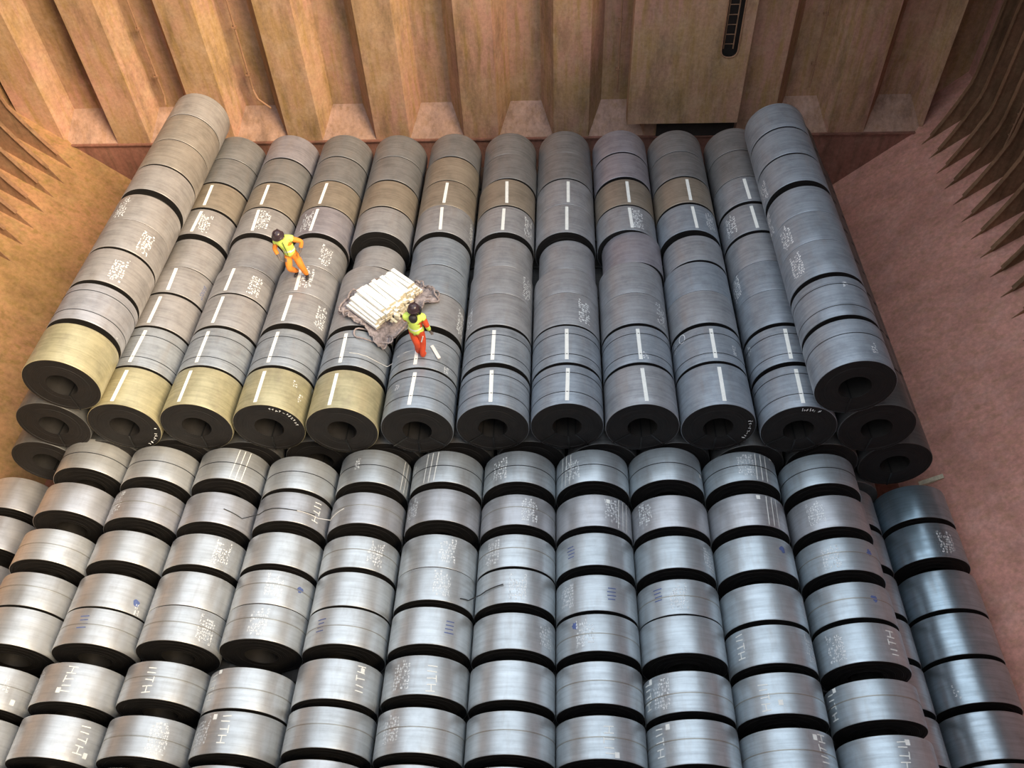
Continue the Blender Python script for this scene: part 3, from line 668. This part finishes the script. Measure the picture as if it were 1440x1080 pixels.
# low rows flanking the front stack
XG5, SF = -2.0342+2.03, 1.7137
XL = -11.15
LY = [(-0.87, 0.02), (-1.93, -1.10), (-3.15, -2.32), (-4.15, -3.3), (-5.15, -4.32)]
for k, (a, b_) in enumerate(LY):
    make_coil(XL, a, b_, ZT1, RF, (0.62, 0.59, 0.58), M['bright'],
              f"silver steel coil in the low left edge row, {ORD[k+1]} from the rear stack", 'coils of the low edge rows', seed=700+k)
XQ = XG5 + 5.5*SF
for k, (a, b_) in enumerate([(-1.05, -0.12), (-2.1, -1.22), (-3.25, -2.32), (-4.25, -3.4), (-5.3, -4.4), (-6.35, -5.45), (-7.35, -6.5)]):
    make_coil(XQ, a, b_, ZT1, RF, (0.50, 0.52, 0.54), M['bright'],
              f"mostly hidden steel coil between front stack and low right row, {ORD[k+1]} from rear", 'coils of the low edge rows', seed=720+k)
for j in range(11):
    x = COILS[('G', j)][0][0]
    yb = COILS[('G', j)][-1][1] - 0.2
    make_coil(x, yb-0.76, yb, COILS[('G', j)][0][3], RF, (0.6, 0.6, 0.6), M['bright'],
              f"silver steel coil in the nearest row of the front stack, {ORD[j+1]} column from left", 'bright coils of the lower front stack', seed=740+j)

# the buried tiers that carry the stacks: nothing of them can be told apart, one joined mass
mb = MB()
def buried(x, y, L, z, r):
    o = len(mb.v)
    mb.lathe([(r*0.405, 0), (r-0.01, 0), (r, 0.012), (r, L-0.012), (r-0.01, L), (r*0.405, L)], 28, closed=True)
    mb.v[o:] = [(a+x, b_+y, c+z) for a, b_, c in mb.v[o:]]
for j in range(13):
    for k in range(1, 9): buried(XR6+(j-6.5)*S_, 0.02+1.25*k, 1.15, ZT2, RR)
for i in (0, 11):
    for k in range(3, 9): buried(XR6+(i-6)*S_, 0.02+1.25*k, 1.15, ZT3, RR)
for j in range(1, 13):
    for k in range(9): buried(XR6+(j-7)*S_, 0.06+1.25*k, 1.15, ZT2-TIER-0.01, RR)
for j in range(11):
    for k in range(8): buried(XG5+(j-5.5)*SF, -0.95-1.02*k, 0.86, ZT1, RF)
bo = mb.build('buried_coils', M['mill'], smooth=False); bo.color = (0.10, 0.10, 0.10, 1)  # dark tint paints the shade between the stacked coils
tag(bo, 'shade-darkened mass of buried steel coils carrying the upper tiers of both stacks', 'steel coil', kind='stuff')

# ---------------------------------------------------------------- bundle of white battens on a crumpled sling sheet
M['batten'] = plain('white_batten', (0.93, 0.91, 0.86), 0.55, 0.0, 0.05, 5)
M['batten_end'] = plain('batten_end', (0.62, 0.55, 0.40), 0.7, 0.0, 0.25, 12)
M['sheet'] = plain('sling_sheet', (0.31, 0.255, 0.25), 0.75, 0.0, 0.6, 11, 0.6)
M['rope'] = plain('grey_rope', (0.34, 0.28, 0.27), 0.8, 0.0, 0.3, 20)
M['cord'] = plain('white_cord', (0.75, 0.73, 0.70), 0.7, 0.0, 0.1, 20)
ZC = ZT3 + RR                       # crest of the level rear rows
BC = Vector((-1.60, 3.22, ZC+0.03))
ANG = math.atan2(-0.70, 0.72)
du = Vector((cos(ANG), sin(ANG), 0)); dv = Vector((-sin(ANG), cos(ANG), 0))
rnd = random.Random(5)
bun = tag(empty('batten_bundle', BC), 'pile of bright white wooden battens on a crumpled sling sheet between the two workers', 'wood bundle')
for lay, (nv, hl) in enumerate(((14, 0.56), (13, 0.54), (12, 0.53), (10, 0.49))):
    for k in range(nv):
        v = (k-(nv-1)/2)*0.118 + rnd.uniform(-0.012, 0.012) + (0.10 if lay == 3 else 0.0)
        L = (hl - 0.13*max(0.0, v)/0.8) + rnd.uniform(-0.05, 0.04)
        a = rnd.uniform(-0.05, 0.05)
        d2 = du*cos(a)+dv*sin(a); e2 = dv*cos(a)-du*sin(a)
        c = du*(rnd.uniform(-0.05, 0.05) - 0.14*max(0.0, v)) + dv*(v+0.03) + Vector((0, 0, 0.085+lay*0.082+rnd.uniform(0, 0.008)))
        mb = MB(); tl = rnd.uniform(-0.02, 0.02)
        up = Vector((0, 0, 1)) + e2*tl
        mb.obox(c, d2*L, e2*0.052, up*0.036)
        for s in (-1, 1): mb.obox(c+d2*s*(L+0.003), d2*0.003, e2*0.050, up*0.034, 1)
        mb.build('batten', [M['batten'], M['batten_end']], bun)
# sheet under the pile, sagging over the two coils
mb = MB(); nu_, nw_ = 34, 30
def sheet_pt(i, j):
    u = (i/(nu_-1)-0.5)*1.60 + 0.02; v = (j/(nw_-1)-0.5)*1.95 + 0.0
    p = BC + du*u + dv*v
    edge = max(abs(u-0.02)/0.80, abs(v)/0.975)
    z = ZC + 0.02
    for cx in (-2.29, -0.56):
        pass
    x = p.x
    # follow the coils outside the pile, bridge between them inside it
    zc = max([(ZT3 + math.sqrt(max(0.0, RR*RR-(x-cx)**2))) if abs(x-cx) < RR else ZC-0.5 for cx in (-3.98, -2.29, -0.56, 1.13)])
    bridge = ZC - 0.10*max(0, 1-abs(x+1.42)/0.7)
    t = min(1, max(0, (edge-0.72)/0.28))
    z = max(zc, bridge*(1-t)+zc*t, ZC-0.42) + 0.012
    w = 0.05*math.sin(7*u+3*v)*math.sin(9*v-2*u) + 0.03*math.sin(19*u+5)*math.sin(17*v+1)
    z += abs(w)*(0.4+1.1*t) + (0.05*t*(1+math.sin(11*(u-v))))
    q = Vector((p.x + 0.05*math.sin(6*v+1)*t, p.y + 0.06*math.sin(5*u)*t, z))
    return q - BC
mb.add([sheet_pt(i, j) for i in range(nu_) for j in range(nw_)],
       [(i*nw_+j, (i+1)*nw_+j, (i+1)*nw_+j+1, i*nw_+j+1) for i in range(nu_-1) for j in range(nw_-1)])
sh_ = mb.build('sling_sheet', M['sheet'], bun, smooth=True)
so = sh_.modifiers.new('thickness', 'SOLIDIFY'); so.thickness = 0.008
def edge_rope(side, w=0.022, lift=0.03):
    pts = []
    for k in range(40):
        t = k/39*(nw_-1 if side in 'ab' else nu_-1)
        i, j = {'a': (0, t), 'b': (nu_-1, t), 'c': (t, 0), 'd': (t, nw_-1)}[side]
        q = sheet_pt(i, j); pts.append(q + Vector((0.02*math.sin(k*1.7), 0.03*math.sin(k*1.1+2), lift+0.03*abs(math.sin(k*0.9)))))
    mb = MB(); mb.tube(pts, w, 6); mb.build('edge_rope', M['rope'], bun)
for s_ in 'abcd': edge_rope(s_)
def loop(cu, cv, r, ph, n=18):
    pts = []
    c = BC + du*cu + dv*cv
    for k in range(n+1):
        a = 2*pi*k/n+ph
        x, y = c.x+r*cos(a)*1.2, c.y+r*sin(a)*0.8
        zc = max([(ZT3 + math.sqrt(max(0.0, RR*RR-(x-cx)**2))) if abs(x-cx) < RR else 0 for cx in (-3.98, -2.29, -0.56, 1.13)])
        pts.append(Vector((x, y, max(zc, ZC-0.25)+0.05+0.03*sin(3*a))) - BC)
    mb = MB(); mb.tube(pts, 0.02, 6); mb.build('rope_loop', M['rope'], bun)
loop(0.55, 0.98, 0.16, 0.3); loop(0.35, 1.02, 0.12, 1.1); loop(-0.62, -0.75, 0.20, 0.2); loop(0.45, -1.0, 0.22, 0.5); loop(0.75, -0.7, 0.17, 1.5)
# splintered offcuts at the open end of the pile
for k in range(16):
    c = du*rnd.uniform(0.52, 0.74) + dv*rnd.uniform(-0.35, 0.40)
    p = BC + c
    c = c + Vector((0, 0, rnd.uniform(0.04, 0.22)))
    a = rnd.uniform(0, 3.1); t = rnd.uniform(-0.5, 0.5)
    d2 = Vector((cos(a), sin(a), t)).normalized(); e2 = Vector((-sin(a), cos(a), 0))
    mb = MB(); mb.obox(c, d2*rnd.uniform(0.05, 0.11), e2*0.03, d2.cross(e2)*0.022)
    mb.build('offcut', M['batten_end'], bun)

# loose cord and wires
def cord(name, pts, r, mat, label, cat):
    mb = MB(); mb.tube(pts, r, 6); tag(mb.build(name, mat), label, cat)
def on_coil(cx, cz, r, x, y, h=0.012):
    return (x, y, cz + math.sqrt(max(0.0, (r+h)**2-(x-cx)**2)))
pts = [on_coil(-2.29, ZT3, RR, x, 1.56-0.02*(x+2.1)) for x in (-2.25, -2.05, -1.85, -1.65)] + [(-1.45, 1.62, 4.05), (-1.30, 1.64, 4.15)] + \
      [on_coil(-0.56, ZT3, RR, x, 1.66) for x in (-1.15, -0.95, -0.75)]
cord('pale_rope', pts, 0.006, M['cord'], 'thin pale cord strung between two rear coils below the batten pile', 'cord')
zg = ZT3*0+2.30
g3x = COILS[('G', 3)][0][0]; g2x = COILS[('G', 2)][0][0]; g4x = COILS[('G', 4)][0][0]
pts = [on_coil(g2x, zg, RF, g2x+0.35+0.05*k, -1.76-0.01*k) for k in range(8)] + [on_coil(g3x, zg, RF, g3x-0.62+0.18*k, -1.78+0.02*sin(k)) for k in range(8)]
cord('loose_strap', pts, 0.010, M['strap'], 'loose dark strap lying across the second row of the front stack, fourth column', 'strap')
pts = [on_coil(g3x, zg, RF, g3x+0.30+0.08*k, -1.80) for k in range(6)] + [on_coil(g4x, zg, RF, g4x-0.75+0.06*k, -1.80+0.015*k) for k in range(7)]
cord('loose_wire', pts, 0.008, M['cord'], 'thin bright wire between fourth and fifth front columns, second row from rear', 'wire')
g5x = COILS[('G', 5)][0][0]; g6x = COILS[('G', 6)][0][0]
pts = [on_coil(g5x, zg, RF, g5x+0.60+0.05*k, -3.75+0.02*k) for k in range(4)] + [on_coil(g6x, zg, RF, g6x-0.70+0.12*k, -3.62+0.02*k, 0.03) for k in range(5)]
cord('loose_strap', pts, 0.012, M['strap'], 'loose strap end sticking out between sixth and seventh front columns, fourth row', 'strap')
mb = MB(); c = Vector(on_coil(-0.53, ZT3, RR, -0.24, 1.62, 0.0)) + Vector((0, 0, 0.022))
mb.obox(c, Vector((0.10, -0.17, -0.03)), Vector((0.035, 0.02, 0)), Vector((0, 0, 0.014)))
mb.obox(c+Vector((0.102, -0.174, -0.031)), Vector((0.004, -0.006, 0)), Vector((0.030, 0.017, 0)), Vector((0, 0, 0.011)))
tag(mb.build('short_batten', M['cord']), 'short pale batten lying beside the boots of the red-trousered worker', 'batten')

# ---------------------------------------------------------------- people
M['orange'] = plain('orange_cloth', (0.85, 0.27, 0.035), 0.8, 0.0, 0.16, 9, 0.3)
M['red'] = plain('red_cloth', (0.72, 0.085, 0.028), 0.8, 0.0, 0.16, 9, 0.3)
M['vest'] = plain('hi_vis_yellow', (0.72, 0.90, 0.16), 0.7, 0.0, 0.12, 8, 0.2)
M['reflect'] = plain('reflective_tape', (0.86, 0.87, 0.82), 0.4, 0.0, 0.05)
M['skin'] = plain('skin', (0.36, 0.20, 0.13), 0.6, 0.0, 0.08)
M['black'] = plain('black_cloth', (0.022, 0.018, 0.020), 0.6)
M['helmet'] = plain('dark_helmet', (0.045, 0.028, 0.034), 0.28)
M['glove'] = plain('work_glove', (0.16, 0.13, 0.12), 0.8)
M['eye'] = plain('eye_white', (0.8, 0.8, 0.78), 0.3)

VV = Vector
def person(base, J, mats, label, hand_dir):
    """continuous skinned body from a joint skeleton (coordinates relative to base); mats: region -> material"""
    V, Rr, E, reg = [], [], [], []
    def add(p, r, parent, region):
        V.append(Vector(p)); Rr.append(r); reg.append(region)
        if parent is not None: E.append((parent, len(V)-1))
        return len(V)-1
    lerp = lambda a, b, t: Vector(a)*(1-t)+Vector(b)*t
    pel = add(J['pelvis'], 0.155, None, 'torso')
    wa = add(lerp(J['pelvis'], J['chest'], 0.5), 0.155, pel, 'torso')
    ch = add(J['chest'], 0.178, wa, 'torso')
    up = add(lerp(J['chest'], J['neck'], 0.62), 0.135, ch, 'torso')
    nk = add(J['neck'], 0.062, up, 'neck')
    hd0 = add(lerp(J['neck'], J['head'], 0.45), 0.072, nk, 'head')
    hd = add(J['head'], 0.098, hd0, 'head')
    tp = add(lerp(J['head'], J['top'], 0.62), 0.075, hd, 'head')
    f = J['face']
    add(Vector(J['head'])+f*0.085+Vector((0, 0, -0.02)), 0.030, hd, 'head')
    add(Vector(J['head'])+f*0.118+Vector((0, 0, -0.03)), 0.012, len(V)-1, 'head')      # nose
    for s in 'LR':
        sh = add(J['sh'+s], 0.088, up, 'sleeve')
        m1 = add(lerp(J['sh'+s], J['el'+s], 0.5), 0.070, sh, 'sleeve')
        el = add(J['el'+s], 0.060, m1, 'sleeve')
        m2 = add(lerp(J['el'+s], J['ha'+s], 0.55), 0.052, el, 'cuff')
        wr = add(lerp(J['el'+s], J['ha'+s], 0.86), 0.034, m2, 'hand')
        pm = add(J['ha'+s], 0.036, wr, 'hand')
        d = (Vector(J['ha'+s])-Vector(J['el'+s])).normalized()
        w = hand_dir[s].normalized(); w = (w - d*w.dot(d)).normalized(); q = d.cross(w)
        for k, (off, ln) in enumerate(((-0.030, 0.058), (-0.010, 0.072), (0.010, 0.076), (0.029, 0.066))):
            a = add(Vector(J['ha'+s])+d*0.045+w*off, 0.0095, pm, 'hand')
            b_ = add(V[a]+d*ln*0.55+q*0.012, 0.0090, a, 'hand')
            add(V[b_]+d*ln*0.40+q*0.028, 0.0080, b_, 'hand')
        a = add(Vector(J['ha'+s])-w*0.045+d*0.010, 0.011, pm, 'hand'); add(V[a]-w*0.020+d*0.045+q*0.015, 0.009, a, 'hand')
        hp = add(J['hip'+s], 0.120, pel, 'leg')
        t1 = add(lerp(J['hip'+s], J['kn'+s], 0.5), 0.105, hp, 'leg')
        kn = add(J['kn'+s], 0.084, t1, 'leg')
        c1 = add(lerp(J['kn'+s], J['an'+s], 0.45), 0.080, kn, 'leg')
        an = add(J['an'+s], 0.064, c1, 'cuffleg')
        to = J['toe'+s]
        he = add(Vector(J['an'+s])+Vector((0, 0, -0.055)), 0.046, an, 'boot')
        add(lerp(V[he], to, 0.55), 0.044, he, 'boot'); add(to, 0.034, len(V)-1, 'boot')
    me = bpy.data.meshes.new('person_skeleton'); me.from_pydata([tuple(v) for v in V], E, [])
    o = bpy.data.objects.new('person', me); COL.objects.link(o)
    sk = o.modifiers.new('skin', 'SKIN'); sk.use_smooth_shade = True; sk.branch_smoothing = 0.4
    for i, sv in enumerate(me.skin_vertices[0].data):
        sv.radius = (Rr[i], Rr[i]); sv.use_root = (i == 0)
    ss = o.modifiers.new('subsurf', 'SUBSURF'); ss.levels = 2; ss.render_levels = 2
    dg = bpy.context.evaluated_depsgraph_get(); dg.update()
    body = bpy.data.meshes.new_from_object(o.evaluated_get(dg))
    o.modifiers.clear(); o.data = body
    body.materials.clear()
    order = ['torso', 'neck', 'head', 'sleeve', 'cuff', 'hand', 'leg', 'cuffleg', 'boot']
    for r_ in order: body.materials.append(mats[r_])
    segs = [(V[a], V[b_], reg[b_]) for a, b_ in E]
    vest_faces = []
    for pl in body.polygons:
        c = pl.center; best = None
        for a, b_, rg in segs:
            ab = b_-a; t = max(0, min(1, (c-a).dot(ab)/max(ab.length_squared, 1e-9)))
            dd = (c-(a+ab*t)).length
            if best is None or dd < best[0]: best = (dd, rg)
        pl.material_index = order.index(best[1]); pl.use_smooth = True
        near = min((c-VV(J['shL'])).length, (c-VV(J['shR'])).length)
        if (best[1] == 'torso' and c.z > J['pelvis'][2]-0.04) or (best[1] == 'sleeve' and (near < 0.090 or (c-V[up]).length < 0.17)) or (best[1] == 'neck' and (c-V[up]).length < 0.12): vest_faces.append(pl.index)
    o.location = base
    tag(o, label, 'person', 'dock workers on the coils')
    # waistcoat: shell over the torso
    bm = bmesh.new(); bm.from_mesh(body); bm.faces.ensure_lookup_table()
    keep = set(vest_faces)
    bmesh.ops.delete(bm, geom=[f_ for f_ in bm.faces if f_.index not in keep], context='FACES')
    bm.normal_update()
    for v in bm.verts: v.co += v.normal*0.020
    vm = bpy.data.meshes.new('hi_vis_vest'); bm.to_mesh(vm); bm.free(); vm.materials.clear()
    vm.materials.append(M['vest']); vm.materials.append(M['reflect'])
    for pl in vm.polygons:
        pl.use_smooth = True; hgt = pl.center.z - J['pelvis'][2]
        pl.material_index = 1 if 0.13 < hgt < 0.175 else 0
    vo = bpy.data.objects.new('hi_vis_vest', vm); COL.objects.link(vo); vo.parent = o
    vs = vo.modifiers.new('thickness', 'SOLIDIFY'); vs.thickness = 0.012
    # eyes
    f = J['face']; rt = f.cross(Vector((0, 0, 1))).normalized()
    for s in (-1, 1):
        mb = MB(); c = Vector(J['head'])+f*0.098+rt*s*0.034+Vector((0, 0, 0.008))
        mb.lathe([(0.0, -0.012), (0.008, -0.009), (0.012, 0.0), (0.008, 0.009), (0.0, 0.012)], 8)
        e_ = mb.build('eye', M['eye'], o, smooth=True, loc=c)
    return o

def helmet(o, J, mat, brim=0.155, tilt=(0, 0)):
    mb = MB(); n = 20
    prof = [(brim, -0.012), (brim, 0.0), (0.128, 0.012), (0.126, 0.05), (0.112, 0.10), (0.075, 0.135), (0.03, 0.148), (0.0, 0.150)]
    k = len(prof); vs = []
    for j in range(n):
        a = 2*pi*j/n
        for r, z in prof:
            fr = 1.0 + (0.10*max(0, cos(a)) if z < 0.005 else 0)
            vs.append((r*fr*cos(a), r*fr*sin(a), z))
    fs = [(j*k+i, ((j+1) % n)*k+i, ((j+1) % n)*k+i+1, j*k+i+1) for j in range(n) for i in range(k-1)]
    mb.add(vs, fs)
    mb.obox((0, 0, 0.145), (0.09, 0, 0), (0, 0.012, 0), (0, 0, 0.010))
    h = mb.build('hard_hat', mat, o, smooth=True, loc=Vector(J['head'])+Vector((0, 0, 0.018)))
    f = J['face']; h.rotation_euler = (tilt[0], tilt[1], math.atan2(f.y, f.x))
    return h

VV = Vector
# the stooping worker in orange, seen from the front
J1 = dict(pelvis=VV((-0.22, 0.06, 0.80)), chest=VV((-0.27, 0.02, 1.10)), neck=VV((-0.31, -0.04, 1.33)), head=VV((-0.345, -0.11, 1.44)), top=VV((-0.37, -0.14, 1.58)),
          face=VV((-0.25, -0.90, -0.35)).normalized(),
          shL=VV((-0.11, -0.02, 1.30)), elL=VV((0.14, 0.04, 1.16)), haL=VV((0.06, -0.09, 0.92)),
          shR=VV((-0.47, 0.0, 1.23)), elR=VV((-0.57, -0.02, 0.98)), haR=VV((-0.46, -0.14, 0.78)),
          hipL=VV((-0.13, 0.06, 0.74)), knL=VV((-0.02, -0.04, 0.43)), anL=VV((0.02, 0.04, 0.115)), toeL=VV((0.06, -0.12, 0.045)),
          hipR=VV((-0.31, 0.06, 0.74)), knR=VV((-0.30, -0.16, 0.46)), anR=VV((-0.26, 0.16, 0.115)), toeR=VV((-0.29, 0.0, 0.045)))
w1 = dict(torso=M['orange'], neck=M['black'], head=M['skin'], sleeve=M['orange'], cuff=M['orange'], hand=M['glove'], leg=M['orange'], cuffleg=M['orange'], boot=M['black'])
p1 = person(VV((-3.80, 4.20, ZC-0.012)), J1, w1, 'person in orange coveralls, yellow vest and dark hard hat, stepping over the rear coils', {'L': VV((0, 1, 0)), 'R': VV((0, 1, 0))})
helmet(p1, J1, M['helmet'], tilt=(0.0, 0.25))
mb = MB()
c = VV(J1['chest']); mb.tube([c+VV((0.01, -0.195, 0.20)), c+VV((0.035, -0.205, 0.02)), c+VV((0.05, -0.185, -0.20))], 0.008, 6); mb.build('vest_zip', M['black'], p1)
# the upright worker in red trousers, seen from behind
J2 = dict(pelvis=VV((-0.02, 0.03, 0.83)), chest=VV((-0.01, 0.02, 1.13)), neck=VV((0.0, -0.01, 1.37)), head=VV((0.015, 0.0, 1.49)), top=VV((0.02, 0.0, 1.63)),
          face=VV((0.35, 0.90, -0.2)).normalized(),
          shL=VV((-0.19, 0.02, 1.28)), elL=VV((-0.25, 0.16, 1.05)), haL=VV((-0.12, 0.34, 0.90)),
          shR=VV((0.17, 0.02, 1.27)), elR=VV((0.25, -0.01, 1.01)), haR=VV((0.29, 0.06, 0.77)),
          hipL=VV((-0.10, 0.03, 0.77)), knL=VV((-0.03, -0.02, 0.45)), anL=VV((-0.08, 0.10, 0.115)), toeL=VV((-0.06, 0.26, 0.045)),
          hipR=VV((0.07, 0.03, 0.77)), knR=VV((0.08, 0.03, 0.44)), anR=VV((0.04, -0.03, 0.115)), toeR=VV((0.09, 0.12, 0.045)))
w2 = dict(torso=M['red'], neck=M['black'], head=M['black'], sleeve=M['red'], cuff=M['vest'], hand=M['glove'], leg=M['red'], cuffleg=M['red'], boot=M['red'])
p2 = person(VV((-0.545, 1.44, ZC-0.012)), J2, w2, 'person in red trousers, yellow vest and black hat standing right of the white battens', {'L': VV((0, 0, 1)), 'R': VV((0, 1, 0))})
helmet(p2, J2, M['helmet'], 0.150)
mb = MB(); h = VV(J2['head'])
mb.obox(h+VV((0.135, 0.0, -0.02)), (0.020, 0.008, 0.0), (-0.012, 0.045, 0), (0.02, 0, 0.075)); mb.build('ear_flap', M['black'], p2)
mb = MB(); mb.obox(VV((0.105, -0.075, 0.66)), (0.012, 0.0, -0.002), (0.0, 0.010, 0.0), (0.03, -0.012, 0.10)); mb.build('trouser_tape', M['reflect'], p2)

mb = MB(); nk_ = VV(J2['neck'])
mb.lathe([(0.0, -0.11), (0.055, -0.095), (0.088, -0.05), (0.10, 0.0), (0.096, 0.05), (0.07, 0.09), (0.0, 0.10)], 14)
hood = mb.build('neck_hood', M['black'], p2, smooth=True, loc=nk_+VV((-0.01, -0.085, -0.055))); hood.rotation_euler = (pi/2, 0, 0); hood.scale = (1.0, 1.0, 0.85)

# wooden wedge between the hopper slope and the foot of the rear stack
mb = MB(); d = Vector((COT, 0, 1)).normalized(); n_ = Vector((-d.z, 0, d.x))
c = Vector((hop_x(0.56), 0.88, 0.56)) + n_*0.060
mb.add([c-d*0.30-Vector((0, 0.06, 0))-n_*0.045, c+d*0.30-Vector((0, 0.06, 0))-n_*0.045, c+d*0.30+Vector((0, 0.06, 0))-n_*0.045, c-d*0.30+Vector((0, 0.06, 0))-n_*0.045,
        c-d*0.30-Vector((0, 0.06, 0))+n_*0.05, c+d*0.30-Vector((0, 0.06, 0))-n_*0.02, c+d*0.30+Vector((0, 0.06, 0))-n_*0.02, c-d*0.30+Vector((0, 0.06, 0))+n_*0.05],
       [(0,3,2,1),(4,5,6,7),(0,1,5,4),(1,2,6,5),(2,3,7,6),(3,0,4,7)])
tag(fix_normals(mb.build('wooden_wedge', M['batten_end'])), 'pale wooden wedge against the pink slope beside the dark right foot of the rear stack', 'wedge')
